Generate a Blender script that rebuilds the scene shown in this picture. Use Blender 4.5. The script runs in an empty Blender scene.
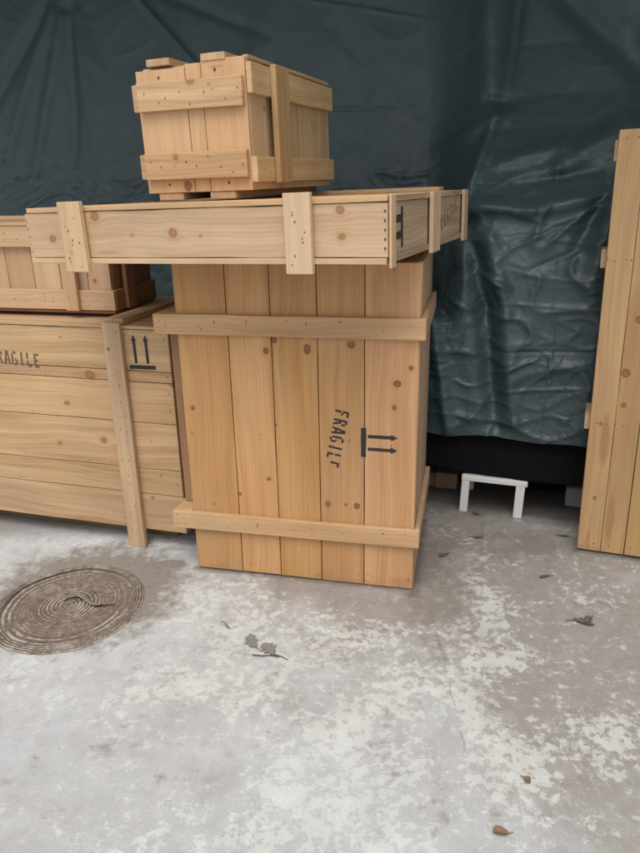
import bpy, bmesh, math, random
from mathutils import Vector, Matrix, noise
random.seed(11)
R = random.random
sc = bpy.context.scene
col = sc.collection

# ------------------------------------------------------------------ camera
CH, PITCH, ROLL = 1.5, 0.3401, 0.0202
cam_d = bpy.data.cameras.new('camera')
cam = bpy.data.objects.new('camera', cam_d); col.objects.link(cam)
cam_d.sensor_fit = 'VERTICAL'; cam_d.sensor_height = 36.0; cam_d.sensor_width = 27.0
cam_d.lens = 671.5 / 853 * 36
cam_d.clip_start = 0.05; cam_d.clip_end = 400
fw = Vector((0, math.cos(PITCH), -math.sin(PITCH))); up = Vector((0, math.sin(PITCH), math.cos(PITCH))); rt = Vector((1, 0, 0))
cr, sr = math.cos(ROLL), math.sin(ROLL)
RX = rt * cr - up * sr; UP = rt * sr + up * cr
m = Matrix((RX, UP, -fw)).transposed().to_4x4(); m.translation = Vector((0, 0, CH))
cam.matrix_world = m
sc.camera = cam

# ------------------------------------------------------------------ light
SUN_EL, SUN_AZ = math.radians(64), math.radians(192)     # azimuth clockwise from +Y
w = bpy.data.worlds.new('World'); sc.world = w; w.use_nodes = True
nt = w.node_tree; nt.nodes.clear()
sky = nt.nodes.new('ShaderNodeTexSky'); sky.sky_type = 'NISHITA'; sky.sun_disc = False
sky.sun_elevation = SUN_EL; sky.sun_rotation = SUN_AZ
sky.air_density = 1.0; sky.dust_density = 4.0; sky.ozone_density = 0.6
hs = nt.nodes.new('ShaderNodeHueSaturation'); hs.inputs['Saturation'].default_value = 0.30
bg = nt.nodes.new('ShaderNodeBackground'); bg.inputs['Strength'].default_value = 0.15
wo = nt.nodes.new('ShaderNodeOutputWorld')
nt.links.new(sky.outputs[0], hs.inputs['Color']); nt.links.new(hs.outputs[0], bg.inputs['Color']); nt.links.new(bg.outputs[0], wo.inputs['Surface'])
sl = bpy.data.lights.new('sun', 'SUN'); sl.energy = 1.2; sl.angle = math.radians(40); sl.color = (1.0, 0.95, 0.88)
so = bpy.data.objects.new('sun', sl); col.objects.link(so)
sd = Vector((math.sin(SUN_AZ) * math.cos(SUN_EL), math.cos(SUN_AZ) * math.cos(SUN_EL), math.sin(SUN_EL)))
so.rotation_euler = sd.to_track_quat('Z', 'Y').to_euler(); so.location = sd * 20
sc.view_settings.view_transform = 'Standard'; sc.view_settings.look = 'None'
sc.view_settings.exposure = 0.23; sc.view_settings.gamma = 1.0; sc.view_settings.use_curve_mapping = False

# ------------------------------------------------------------------ node helpers
class NT:
    def __init__(s, name):
        s.m = bpy.data.materials.new(name); s.m.use_nodes = True
        s.t = s.m.node_tree; s.t.nodes.clear()
        s.out = s.t.nodes.new('ShaderNodeOutputMaterial'); s.b = s.t.nodes.new('ShaderNodeBsdfPrincipled')
        s.t.links.new(s.b.outputs[0], s.out.inputs[0])
    def n(s, kind, **kw):
        x = s.t.nodes.new('ShaderNode' + kind)
        for k, v in kw.items(): setattr(x, k, v)
        return x
    def l(s, a, b):
        if hasattr(a, 'is_output') or isinstance(a, bpy.types.NodeSocket): s.t.links.new(a, b)
        else: b.default_value = a
    def math(s, op, a, b=0.0, c=None, clamp=False):
        x = s.n('Math', operation=op); x.use_clamp = clamp
        s.l(a, x.inputs[0]); s.l(b, x.inputs[1])
        if c is not None: s.l(c, x.inputs[2])
        return x.outputs[0]
    def vmath(s, op, a, b=(0, 0, 0)):
        x = s.n('VectorMath', operation=op); s.l(a, x.inputs[0]); s.l(b, x.inputs[1]); return x.outputs[0]
    def noise(s, vec, scale, detail=3.0, rough=0.5, dist=0.0, col=False):
        x = s.n('TexNoise'); s.l(vec, x.inputs['Vector'])
        x.inputs['Scale'].default_value = scale; x.inputs['Detail'].default_value = detail
        x.inputs['Roughness'].default_value = rough; x.inputs['Distortion'].default_value = dist
        return x.outputs['Color'] if col else x.outputs[0]
    def ramp(s, fac, stops, interp='LINEAR'):
        x = s.n('ValToRGB'); x.color_ramp.interpolation = interp
        while len(x.color_ramp.elements) < len(stops): x.color_ramp.elements.new(0.5)
        for e, (p, c) in zip(x.color_ramp.elements, stops):
            e.position = p; e.color = (c, c, c, 1) if isinstance(c, (int, float)) else (*c, 1)
        s.l(fac, x.inputs[0]); return x.outputs[0]
    def mix(s, fac, a, b, mode='MIX'):
        x = s.n('Mix', data_type='RGBA', blend_type=mode); x.clamp_factor = True
        s.l(fac, x.inputs[0])
        for v, i in ((a, 6), (b, 7)):
            if isinstance(v, tuple) and len(v) == 3: v = (*v, 1)
            s.l(v, x.inputs[i])
        return x.outputs[2]
    def sep(s, v):
        x = s.n('SeparateXYZ'); s.l(v, x.inputs[0]); return x.outputs
    def comb(s, a, b, c):
        x = s.n('CombineXYZ'); s.l(a, x.inputs[0]); s.l(b, x.inputs[1]); s.l(c, x.inputs[2]); return x.outputs[0]
    def bump(s, h, strength, dist):
        x = s.n('Bump'); s.l(h, x.inputs['Height']); x.inputs['Strength'].default_value = strength; x.inputs['Distance'].default_value = dist
        s.l(x.outputs[0], s.b.inputs['Normal']); return x
    def set(s, **kw):
        for k, v in kw.items(): s.l(v if not (isinstance(v, tuple) and len(v) == 3) else (*v, 1), s.b.inputs[k.replace('_', ' ')])

# ------------------------------------------------------------------ wood
def wood(name, light=(0.64, 0.45, 0.27), dark=(0.45, 0.27, 0.13), knots=(), stains=(), plane='xz', rand_knots=0.72, grain=0.5, rough=0.62, gr='z', saw=0.0, kop=0.85):
    """knots: (a, b, radius) and stains: (a, b, ra, rb, amount) in the crate's own metres on its face."""
    light = tuple(v * 1.07 for v in light); dark = tuple(v * .90 for v in dark)
    knots = [(a_, b_, r_ * .88) for a_, b_, r_ in knots]
    M = NT(name)
    gc = M.n('Attribute', attribute_name='gc').outputs['Vector']
    bid = M.n('Attribute', attribute_name='bid').outputs['Fac']
    g = M.sep(gc)
    oc = M.sep(M.n('TexCoord').outputs['Object'])
    A = oc[0] if plane[0] == 'x' else oc[1]; Bc = oc[2]
    kw = M.math('MULTIPLY_ADD', M.noise(M.n('TexCoord').outputs['Object'], 45.0, 2.0, 0.5), 0.55, 0.78)
    # random knots in the plane of each board
    v = M.n('TexVoronoi', voronoi_dimensions='2D'); v.inputs['Scale'].default_value = 5.0
    M.l(M.comb(M.math('MULTIPLY', g[0], 0.8), g[1], 0.0), v.inputs['Vector'])
    vc = M.sep(v.outputs['Color'])
    vmask = M.math('GREATER_THAN', vc[0], rand_knots)
    vrad = M.math('MULTIPLY_ADD', vc[1], 0.045, 0.025)
    vd = M.math('MULTIPLY', M.math('DIVIDE', v.outputs['Distance'], vrad), kw)         # 1 at knot edge
    vfall = M.math('MULTIPLY', M.math('POWER', 2.718, M.math('MULTIPLY', M.math('MULTIPLY', vd, vd), -0.25)), vmask)
    vpos = M.sep(v.outputs['Position'])
    disp = M.math('MULTIPLY', M.math('MULTIPLY', M.math('SUBTRACT', g[1], vpos[1]), vfall), -0.75)
    kn = M.math('MULTIPLY', M.math('SUBTRACT', 1.15, vd, clamp=True), M.math('MULTIPLY', vmask, 2.2), clamp=True)
    ringd = M.math('MULTIPLY_ADD', vd, vmask, M.math('MULTIPLY', M.math('SUBTRACT', 1.0, vmask), 9.0))
    halo = None
    for (ka, kb, kr) in knots:
        da = M.math('SUBTRACT', A, ka); db = M.math('SUBTRACT', Bc, kb)
        ea, eb = random.uniform(.85, 1.15), random.uniform(.85, 1.15)
        if gr == 'z': eb *= .85
        else: ea *= .85
        d = M.math('MULTIPLY', M.math('DIVIDE', M.math('SQRT', M.math('ADD', M.math('MULTIPLY', M.math('MULTIPLY', da, da), ea * ea), M.math('MULTIPLY', M.math('MULTIPLY', db, db), eb * eb))), kr), kw)
        fall = M.math('POWER', 2.718, M.math('MULTIPLY', M.math('MULTIPLY', d, d), -0.22))
        disp = M.math('ADD', disp, M.math('MULTIPLY', M.math('MULTIPLY', da if gr == 'z' else db, fall), -0.8))
        kn = M.math('MAXIMUM', kn, M.math('MULTIPLY', M.math('SUBTRACT', 1.2, d, clamp=True), random.uniform(1.8, 4.0), clamp=True)); halo = d if halo is None else M.math('MINIMUM', halo, d)
        ringd = M.math('MINIMUM', ringd, d)
    # wobble and grain
    wob = M.noise(M.comb(M.math('MULTIPLY', g[0], 1.3), M.math('MULTIPLY', g[1], 3.0), M.math('MULTIPLY', g[2], 3.0)), 1.0, 2.0)
    yy = M.math('ADD', M.math('ADD', g[1], M.math('MULTIPLY_ADD', wob, 0.10, -0.05)), disp)
    fine = M.noise(M.comb(M.math('MULTIPLY', g[0], 2.5), M.math('MULTIPLY', yy, 130.0), M.math('MULTIPLY', g[2], 60.0)), 1.0, 3.0, 0.6)
    mid = M.noise(M.comb(M.math('MULTIPLY', g[0], 0.9), M.math('MULTIPLY', yy, 34.0), M.math('MULTIPLY', g[2], 20.0)), 1.0, 2.0, 0.5)
    broad = M.noise(M.comb(M.math('MULTIPLY', g[0], 1.6), M.math('MULTIPLY', yy, 8.0), g[2]), 1.0, 2.0)
    ringw = M.math('SINE', M.math('MULTIPLY', M.math('ADD', yy, M.math('MULTIPLY', broad, 0.06)), 430.0))
    fac = M.math('ADD', M.math('MULTIPLY', fine, 0.30), M.math('MULTIPLY', mid, 0.62))
    fac = M.math('ADD', fac, M.math('MULTIPLY', broad, 0.45))
    fac = M.math('ADD', fac, M.math('MULTIPLY', ringw, 0.035))
    fac = M.math('MULTIPLY', M.math('SUBTRACT', fac, 0.40), 3.6 * grain, clamp=True)
    c = M.mix(fac, light, dark)
    # per-board tint
    hsn = M.n('HueSaturation'); M.l(c, hsn.inputs['Color'])
    M.l(M.math('MULTIPLY_ADD', bid, 0.20, 0.75), hsn.inputs['Value'])
    M.l(M.math('MULTIPLY_ADD', M.math('FRACT', M.math('MULTIPLY', bid, 7.3)), 0.14, 0.95), hsn.inputs['Saturation'])
    M.l(M.math('MULTIPLY_ADD', M.math('FRACT', M.math('MULTIPLY', bid, 13.7)), 0.006, 0.497), hsn.inputs['Hue'])
    c = hsn.outputs[0]
    # handling grime, soft and uneven
    gr = M.noise(M.n('TexCoord').outputs['Object'], 3.2, 5.0, 0.62)
    c = M.mix(M.math('MULTIPLY', M.ramp(gr, [(0.48, 0.0), (0.72, 1.0)]), 0.34), c, (0.36, 0.26, 0.17))
    for (a0, b0, ra, rb, amt) in stains:
        sn = M.noise(M.comb(M.math('MULTIPLY', A, 30.0), M.math('MULTIPLY', Bc, 8.0), 0.0), 1.0, 3.0)
        da = M.math('DIVIDE', M.math('SUBTRACT', A, a0), ra); db = M.math('DIVIDE', M.math('SUBTRACT', Bc, b0), rb)
        d = M.math('ADD', M.math('ADD', M.math('MULTIPLY', da, da), M.math('MULTIPLY', db, db)), M.math('MULTIPLY_ADD', sn, 1.1, -0.55))
        c = M.mix(M.math('MULTIPLY', M.ramp(d, [(0.35, 1.0), (1.15, 0.0)]), amt), c, (0.36, 0.19, 0.09))
    if halo is not None: c = M.mix(M.math('MULTIPLY', M.math('POWER', 2.718, M.math('MULTIPLY', M.math('MULTIPLY', halo, halo), -0.30)), 0.45), c, (0.46, 0.22, 0.09))
    if saw: c = M.mix(M.math('MULTIPLY', M.ramp(M.noise(M.comb(M.math('MULTIPLY', g[0], 420.0), M.math('MULTIPLY', g[1], 26.0), 0.0), 1.0, 3.0), [(.42, 0.0), (.62, 1.0)]), saw), c, dark)
    c = M.mix(M.math('MULTIPLY', kn, kop), c, M.ramp(ringd, [(0.0, (0.13, 0.05, 0.022)), (0.30, (0.30, 0.125, 0.05)), (0.65, (0.24, 0.095, 0.038)), (0.92, (0.10, 0.042, 0.02)), (1.0, (0.36, 0.18, 0.08))]))
    M.set(Base_Color=c, Roughness=M.math('MULTIPLY_ADD', fine, 0.2, rough - 0.1))
    M.b.inputs['Specular IOR Level'].default_value = 0.3
    h = M.math('ADD', M.math('MULTIPLY', fine, 0.7), M.noise(gc, 60.0, 3.0))
    M.bump(h, 0.55, 0.0016)
    return M.m

nail_mat = NT('rusty_nail_metal')
nail_mat.set(Base_Color=(0.10, 0.065, 0.045), Roughness=0.6, Metallic=0.2); nail_mat = nail_mat.m

# ------------------------------------------------------------------ mesh builder
class MB:
    def __init__(s):
        s.bm = bmesh.new()
        s.gc = s.bm.verts.layers.float_vector.new('gc'); s.bi = s.bm.verts.layers.float.new('bid')
    def box(s, x0, x1, y0, y1, z0, z1, g='x', jit=0.0012, bev=0.0016, xf=None, bid=None, rot=None):
        t = bmesh.new(); bmesh.ops.create_cube(t, size=1.0)
        dims = [x1 - x0, y1 - y0, z1 - z0]; cen = Vector(((x0 + x1) / 2, (y0 + y1) / 2, (z0 + z1) / 2))
        ax = 'xyz'.index(g); oth = [i for i in range(3) if i != ax]
        L = dims[ax]; n = max(1, min(10, int(L / 0.13)))
        for v in t.verts:
            for i in range(3): v.co[i] *= dims[i]
        if n > 1:
            ed = [e for e in t.edges if abs((e.verts[0].co - e.verts[1].co)[ax]) > 1e-5]
            bmesh.ops.subdivide_edges(t, edges=ed, cuts=n - 1, use_grid_fill=True)
        b = min(bev, min(dims) * 0.2)
        ed = [e for e in t.edges if len(e.link_faces) == 2 and e.calc_face_angle(0) > 0.5]
        bmesh.ops.bevel(t, geom=ed, offset=b, segments=1, affect='EDGES')
        ph = R() * 100
        if oth and dims[oth[0]] < dims[oth[1]]: oth = oth[::-1]
        off = Vector((R() * 40, R() * 40, R() * 40)); bd = R() if bid is None else bid
        mp = {}
        for v in t.verts:
            p = v.co.copy()
            gcv = Vector((p[ax], p[oth[0]], p[oth[1]])) + off
            a = p[ax]
            p[oth[0]] += jit * noise.noise(Vector((a * 5 + ph, (p[oth[0]] > 0) * 7.0, 0)))
            p[oth[1]] += jit * .7 * noise.noise(Vector((a * 4 + ph, (p[oth[1]] > 0) * 7.0, 9)))
            if rot: p = Matrix.Rotation(rot[1], 3, rot[0]) @ p
            p = p + cen
            if xf: p = xf(p)
            q = s.bm.verts.new(p); q[s.gc] = gcv; q[s.bi] = bd; mp[v] = q
        for f in t.faces:
            try: s.bm.faces.new([mp[v] for v in f.verts])
            except ValueError: pass
        t.free(); return s
    def nail(s, p, n='-y', r=0.0023):
        ax = 'xyz'.index(n[1]); sg = -1 if n[0] == '-' else 1
        o = [i for i in range(3) if i != ax]; k = 7; vs = []
        rx, ry = r * (0.8 + .5 * R()), r * (0.8 + .7 * R())
        for i in range(k):
            a = 2 * math.pi * i / k; q = Vector(p)
            q[o[0]] += rx * math.cos(a); q[o[1]] += ry * math.sin(a); q[ax] += sg * 0.0012
            v = s.bm.verts.new(q); v[s.bi] = .5; vs.append(v)
        f = s.bm.faces.new(vs); f.material_index = 1
        f.normal_update()
        if f.normal[ax] * sg < 0: f.normal_flip()
    def build(s, name, mat, parent=None, smooth=False, mats=None):
        me = bpy.data.meshes.new(name)
        s.bm.to_mesh(me); s.bm.free()
        me.materials.append(mat); me.materials.append(nail_mat)
        if smooth:
            for p in me.polygons: p.use_smooth = True
        o = bpy.data.objects.new(name, me); col.objects.link(o)
        if parent: o.parent = parent
        return o

def empty(name, loc, rot, label, cat, group=None):
    o = bpy.data.objects.new(name, None); col.objects.link(o)
    o.location = loc; o.rotation_euler = rot; o.empty_display_size = .1
    o['label'] = label; o['category'] = cat
    if group: o['group'] = group
    return o
def tag(o, label=None, cat=None, kind=None, group=None):
    if label: o['label'] = label
    if cat: o['category'] = cat
    if kind: o['kind'] = kind
    if group: o['group'] = group
    return o
def mesh_obj(name, verts, faces, mat, parent=None, smooth=False):
    me = bpy.data.meshes.new(name); me.from_pydata(verts, [], faces); me.update()
    me.materials.append(mat)
    if smooth:
        for p in me.polygons: p.use_smooth = True
    o = bpy.data.objects.new(name, me); col.objects.link(o)
    if parent: o.parent = parent
    return o

# stencil paint -----------------------------------------------------
def paint(name, colr, worn=0.45):
    M = NT(name)
    n1 = M.noise(M.n('TexCoord').outputs['Object'], 90.0, 4.0, 0.6)
    M.set(Base_Color=M.mix(n1, colr, tuple(min(1, c * 1.8 + .01) for c in colr)), Roughness=0.7,
          Alpha=M.ramp(n1, [(worn - .12, 0.25), (worn, 1.0)]))
    return M.m
GL = {
 'F': [((.1, 0), (.1, .44)), ((.1, .56), (.1, 1)), ((.2, .93), (.58, .93)), ((.2, .52), (.48, .52))],
 'R': [((.1, 0), (.1, 1)), ((.2, .93), (.44, .93)), ((.54, .88), (.54, .62)), ((.2, .5), (.46, .5)), ((.34, .42), (.58, 0))],
 'A': [((.04, 0), (.26, 1)), ((.38, 1), (.6, 0)), ((.22, .3), (.42, .3))],
 'G': [((.08, .14), (.08, .86)), ((.16, .95), (.55, .9)), ((.16, .05), (.46, .05)), ((.56, .08), (.56, .42)), ((.36, .45), (.5, .45))],
 'I': [((.3, 0), (.3, 1))],
 'L': [((.1, 0), (.1, .44)), ((.1, .56), (.1, 1)), ((.2, .06), (.56, .06))],
 'E': [((.1, 0), (.1, 1)), ((.2, .93), (.56, .93)), ((.2, .5), (.46, .5)), ((.2, .06), (.56, .06))],
 '(': [((.1, .35), (.1, 1)), ((.2, .93), (.5, .95))],
}
def strokes(segs, fn, wd, thick=0.0004):
    """segs in face coords; fn maps (a, b, height) -> local point"""
    V, F = [], []
    for (p, q) in segs:
        p, q = Vector(p), Vector(q); d = (q - p).normalized(); nrm = Vector((-d.y, d.x)) * wd / 2
        pts = []
        K = 6
        for i in range(K + 1):
            c = p.lerp(q, i / K); k = 1 + .16 * (R() - .5); pts.append(c + nrm * k)
        for i in range(K, -1, -1):
            c = p.lerp(q, i / K); k = 1 + .16 * (R() - .5); pts.append(c - nrm * k)
        b = len(V); n = len(pts)
        for h in (0.0, thick): V += [tuple(fn(c.x, c.y, h)) for c in pts]
        F.append([b + n + i for i in range(n)])
        for i in range(n): F.append([b + i, b + (i + 1) % n, b + n + (i + 1) % n, b + n + i])
    return V, F
def lettering(text, fn2, h, pitch):
    segs = []
    for i, ch in enumerate(text):
        for (p, q) in GL[ch]:
            segs.append(((i * pitch + p[0] * h * .72, p[1] * h), (i * pitch + q[0] * h * .72, q[1] * h)))
    return strokes(segs, fn2, h * .155)
def rot2(a0, b0, ang, mapf):
    c, s_ = math.cos(ang), math.sin(ang)
    return lambda a, b, h: mapf(a0 + a * c - b * s_, b0 + a * s_ + b * c, h)
black_paint = paint('black_stencil_paint', (0.012, 0.011, 0.012), .36)
brown_paint = paint('brown_stencil_paint', (0.10, 0.060, 0.032), .44)
faded_paint = paint('faded_stencil_paint', (0.15, 0.09, 0.05), .46)
def arrow(a, b, L, hw=0.011, sw=0.004):
    return None

# ------------------------------------------------------------------ ground
G = NT('worn_painted_concrete')
P = G.n('TexCoord').outputs['Object']; px = G.sep(P)
wn = G.noise(P, 2.2, 5.0, 0.6, col=True)
base = G.mix(G.ramp(G.noise(P, 1.3, 4.0, 0.55), [(0.38, 0.0), (0.62, 1.0)]), (0.378, 0.384, 0.382), (0.432, 0.448, 0.462))
# browner towards the crates on the right, where dirt gathers
def blob(x0, y0, r, ry=None):
    ry = ry or r
    da = G.math('DIVIDE', G.math('SUBTRACT', px[0], x0), r); db = G.math('DIVIDE', G.math('SUBTRACT', px[1], y0), ry)
    return G.math('POWER', 2.718, G.math('MULTIPLY', G.math('ADD', G.math('MULTIPLY', da, da), G.math('MULTIPLY', db, db)), -1.0))
def sumf(lst):
    a = lst[0]
    for b in lst[1:]: a = G.math('ADD', a, b)
    return a
dirt_m = sumf([blob(.95, 2.3, .55, .75), blob(.2, 2.35, .55, .45), blob(.75, 1.65, .25, .5), blob(.45, 2.75, .35, .35)])
dn = G.noise(P, 4.0, 8.0, 0.65)
dfac = G.math('MULTIPLY', G.ramp(G.math('ADD', G.math('MULTIPLY', dirt_m, 0.5), G.math('MULTIPLY_ADD', dn, 1.0, -0.5)), [(0.0, 0.0), (0.45, 1.0)]), 0.80)
base = G.mix(dfac, base, (0.22, 0.192, 0.168))
# peeled pale patches with crisp edges
pm = sumf([blob(-.05, 1.50, .23, .32), blob(.14, 1.36, .18, .22), blob(.22, 1.68, .10, .2), blob(.44, 1.72, .12, .32), blob(.58, 1.88, .16, .09), blob(.52, 1.42, .13, .14),
           blob(-.59, 1.72, .16, .2), blob(-.30, 1.78, .22, .12), blob(-1.0, 1.86, .18, .12), blob(-.36, 2.12, .26, .16), blob(-.55, 2.33, .25, .12),
           blob(.84, 1.50, .14, .22), blob(.62, 2.05, .08, .2), blob(1.0, 2.25, .12, .1), blob(-.95, 2.75, .5, .1), blob(.60, 2.45, .12, .3), blob(-.1, 1.15, .5, .16), blob(.05, 2.0, .3, .1)])
pn = G.noise(P, 5.0, 12.0, 0.70); pn2 = G.noise(G.vmath('ADD', P, (3.1, 7.7, 0)), 30.0, 7.0, 0.70)
pv = G.math('ADD', G.math('ADD', G.math('MULTIPLY', pn, 0.95), G.math('MULTIPLY', pn2, 1.45)), G.math('MULTIPLY', G.math('MINIMUM', pm, 1.0), 0.21))
patch = G.ramp(pv, [(0.0, 0.0), (1.0, 1.0)])
patch = G.math('MULTIPLY', G.math('SUBTRACT', pv, 1.355), 15.0, clamp=True)
soft = G.math('MULTIPLY', G.math('SUBTRACT', pv, 1.23), 5.0, clamp=True)
base = G.mix(G.math('MULTIPLY', soft, 0.28), base, (0.52, 0.52, 0.50))
pc = G.mix(G.noise(P, 7.0, 3.0), (0.48, 0.52, 0.49), (0.565, 0.585, 0.55))
base = G.mix(G.math('MULTIPLY', patch, G.math('MULTIPLY_ADD', G.noise(P, 3.0, 5.0), 0.95, 0.10)), base, pc)
# pale flecks
fl = G.noise(P, 75.0, 5.0, 0.7)
base = G.mix(G.math('MULTIPLY', G.ramp(fl, [(0.61, 0.0), (0.66, 1.0)]), G.math('MULTIPLY', G.ramp(pn, [(0.42, 0.0), (0.56, 1.0)]), 0.55)), base, (0.70, 0.67, 0.62))
# dark pits and grit staining
sp = G.noise(G.vmath('ADD', P, (11, 5, 0)), 60.0, 6.0, 0.75)
base = G.mix(G.math('MULTIPLY', G.ramp(sp, [(0.63, 0.0), (0.70, 1.0)]), 0.45), base, (0.20, 0.17, 0.145))
st = G.noise(G.vmath('ADD', P, (2, 9, 0)), 9.0, 9.0, 0.72)
mot = G.noise(G.vmath('ADD', P, (4, 4, 0)), 13.0, 7.0, 0.7); mic = G.noise(P, 150.0, 3.0, 0.7)
base = G.mix(0.34, base, G.mix(mot, (0.15, 0.15, 0.15), (1, 1, 1)), 'OVERLAY')
base = G.mix(0.16, base, G.mix(mic, (0.1, 0.1, 0.1), (1, 1, 1)), 'OVERLAY')
ub = blob(-1.55, 2.98, .9, .25)  # shade under the chest, painted into the floor colour
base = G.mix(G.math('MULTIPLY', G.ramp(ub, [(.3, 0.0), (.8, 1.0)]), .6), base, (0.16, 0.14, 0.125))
sm = G.math('ADD', G.math('MULTIPLY', sumf([blob(.53, 2.5, .09, .3), blob(.9, 2.6, .4, .12), blob(.4, 2.2, .12, .3)]), 0.20), st)
base = G.mix(G.math('MULTIPLY', G.ramp(sm, [(0.57, 0.0), (0.68, 1.0)]), 0.62), base, (0.20, 0.172, 0.148))
# damp dirty ring around the manhole with a tail to the upper right
mm = G.math('MAXIMUM', blob(-.95, 2.32, .42, .38), G.math('MAXIMUM', blob(-.78, 2.46, .20, .10), blob(-.66, 2.51, .09, .05)))
mv = G.math('ADD', G.math('MULTIPLY', G.noise(P, 16.0, 10.0, 0.72), 0.95), G.math('MULTIPLY', mm, .85))
mf = G.ramp(mv, [(0.74, 0.0), (0.96, 1.0)])
base = G.mix(G.math('MULTIPLY', mf, 0.88), base, G.mix(G.noise(P, 40.0, 4.0, 0.7), (0.12, 0.10, 0.082), (0.28, 0.245, 0.205)))
# floor darkened beyond the hem of the sheet, its shade painted into the colour
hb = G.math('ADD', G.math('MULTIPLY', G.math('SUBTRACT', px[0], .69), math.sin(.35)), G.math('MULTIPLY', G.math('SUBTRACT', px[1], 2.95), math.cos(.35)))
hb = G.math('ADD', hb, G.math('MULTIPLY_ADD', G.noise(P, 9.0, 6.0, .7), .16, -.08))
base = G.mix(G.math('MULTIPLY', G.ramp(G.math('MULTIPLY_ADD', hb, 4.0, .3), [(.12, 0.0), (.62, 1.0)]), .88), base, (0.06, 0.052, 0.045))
# floor darker along the foot of the standing crate and the tall crate
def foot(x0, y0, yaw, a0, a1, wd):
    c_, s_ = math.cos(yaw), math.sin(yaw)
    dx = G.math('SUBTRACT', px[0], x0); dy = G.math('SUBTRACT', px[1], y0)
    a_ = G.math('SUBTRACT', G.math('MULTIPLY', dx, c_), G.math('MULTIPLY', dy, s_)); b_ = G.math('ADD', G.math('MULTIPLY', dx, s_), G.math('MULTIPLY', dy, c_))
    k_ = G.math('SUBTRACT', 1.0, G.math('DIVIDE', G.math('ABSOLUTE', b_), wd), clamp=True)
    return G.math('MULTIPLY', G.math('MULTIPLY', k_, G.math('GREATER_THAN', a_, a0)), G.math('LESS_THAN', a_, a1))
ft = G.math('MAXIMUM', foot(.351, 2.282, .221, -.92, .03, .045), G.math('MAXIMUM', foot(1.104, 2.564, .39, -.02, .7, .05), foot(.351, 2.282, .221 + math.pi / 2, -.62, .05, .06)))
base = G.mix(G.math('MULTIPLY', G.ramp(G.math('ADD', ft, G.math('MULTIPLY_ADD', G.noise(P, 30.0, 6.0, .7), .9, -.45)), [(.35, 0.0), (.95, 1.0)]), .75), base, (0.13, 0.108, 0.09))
# hairline cracks
cnx = G.math('ADD', px[0], G.math('MULTIPLY_ADD', G.noise(P, 14.0, 6.0, 0.7), 0.05, -0.025))
def crack(x0, slope, y0, y1, wd):
    d = G.math('ABSOLUTE', G.math('SUBTRACT', cnx, G.math('MULTIPLY_ADD', px[1], slope, x0)))
    k = G.math('SUBTRACT', 1.0, G.math('DIVIDE', d, wd), clamp=True)
    k = G.math('MULTIPLY', k, G.math('GREATER_THAN', px[1], y0)); return G.math('MULTIPLY', k, G.math('LESS_THAN', px[1], y1))
ck = G.math('MULTIPLY', G.math('MAXIMUM', crack(.09, .235, 1.75, 2.9, .006), crack(.36, .02, 1.45, 2.15, .004)), G.ramp(G.noise(P, 12.0, 4.0), [(.42, 0.0), (.6, 1.0)]))
base = G.mix(G.math('MULTIPLY', ck, 0.55), base, (0.16, 0.13, 0.11))
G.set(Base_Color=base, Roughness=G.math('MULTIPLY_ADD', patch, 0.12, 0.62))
G.b.inputs['Specular IOR Level'].default_value = 0.35
hh = G.math('ADD', G.math('MULTIPLY', patch, 0.9), G.math('ADD', G.math('MULTIPLY', G.noise(P, 90.0, 5.0, 0.7), 0.55), G.math('MULTIPLY', ck, -1.5)))
G.bump(hh, 0.5, 0.0016)
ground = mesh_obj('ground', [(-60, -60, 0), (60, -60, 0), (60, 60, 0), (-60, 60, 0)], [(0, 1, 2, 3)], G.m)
tag(ground, kind='structure')

# ------------------------------------------------------------------ wall behind and tarp
YW = 0.35; WU = Vector((math.cos(YW), -math.sin(YW), 0)); WV = Vector((math.sin(YW), math.cos(YW), 0)); W0 = Vector((.69, 2.95, 0))
BLOCKER_FRONT = -1.35
def wp(s, off, z): return W0 + WU * s + WV * off + Vector((0, 0, z))
PW = NT('rough_plaster'); q = PW.noise(PW.n('TexCoord').outputs['Object'], 3.0, 8.0, .6)
PW.set(Base_Color=PW.mix(q, (0.30, 0.28, 0.26), (0.40, 0.38, 0.35)), Roughness=0.9); PW.bump(q, .5, .01)
wb = bmesh.new()  # unseen slab added behind the tarp to keep light out of the gap
vs = [wb.verts.new(wp(s, o, z)) for s in (-8, 5) for o in (1.12, 1.35) for z in (-.05, 3.5)]
for f in ((0, 1, 3, 2), (4, 6, 7, 5), (0, 4, 5, 1), (2, 3, 7, 6), (1, 5, 7, 3), (0, 2, 6, 4)): wb.faces.new([vs[i] for i in f])
bmesh.ops.recalc_face_normals(wb, faces=wb.faces)
me = bpy.data.meshes.new('backdrop'); wb.to_mesh(me); wb.free(); me.materials.append(PW.m)
backdrop = bpy.data.objects.new('backdrop', me); col.objects.link(backdrop); tag(backdrop, 'added unseen light-tight wall behind the hanging tarpaulin', 'backdrop')

rb = bmesh.new()  # unseen slab added overhead to cut the sky light on the crates
vs = [rb.verts.new(wp(s, o, z)) for s in (-8.2, 5.2) for o in (BLOCKER_FRONT, 1.5) for z in (3.51, 3.62)]
for f in ((0, 1, 3, 2), (4, 6, 7, 5), (0, 4, 5, 1), (2, 3, 7, 6), (1, 5, 7, 3), (0, 2, 6, 4)): rb.faces.new([vs[i] for i in f])
bmesh.ops.recalc_face_normals(rb, faces=rb.faces)
me = bpy.data.meshes.new('sky_blocker'); rb.to_mesh(me); rb.free(); me.materials.append(PW.m)
blocker = bpy.data.objects.new('sky_blocker', me); col.objects.link(blocker); tag(blocker, 'added unseen sky-shading roof high above the crates and tarpaulin', 'blocker')

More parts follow.
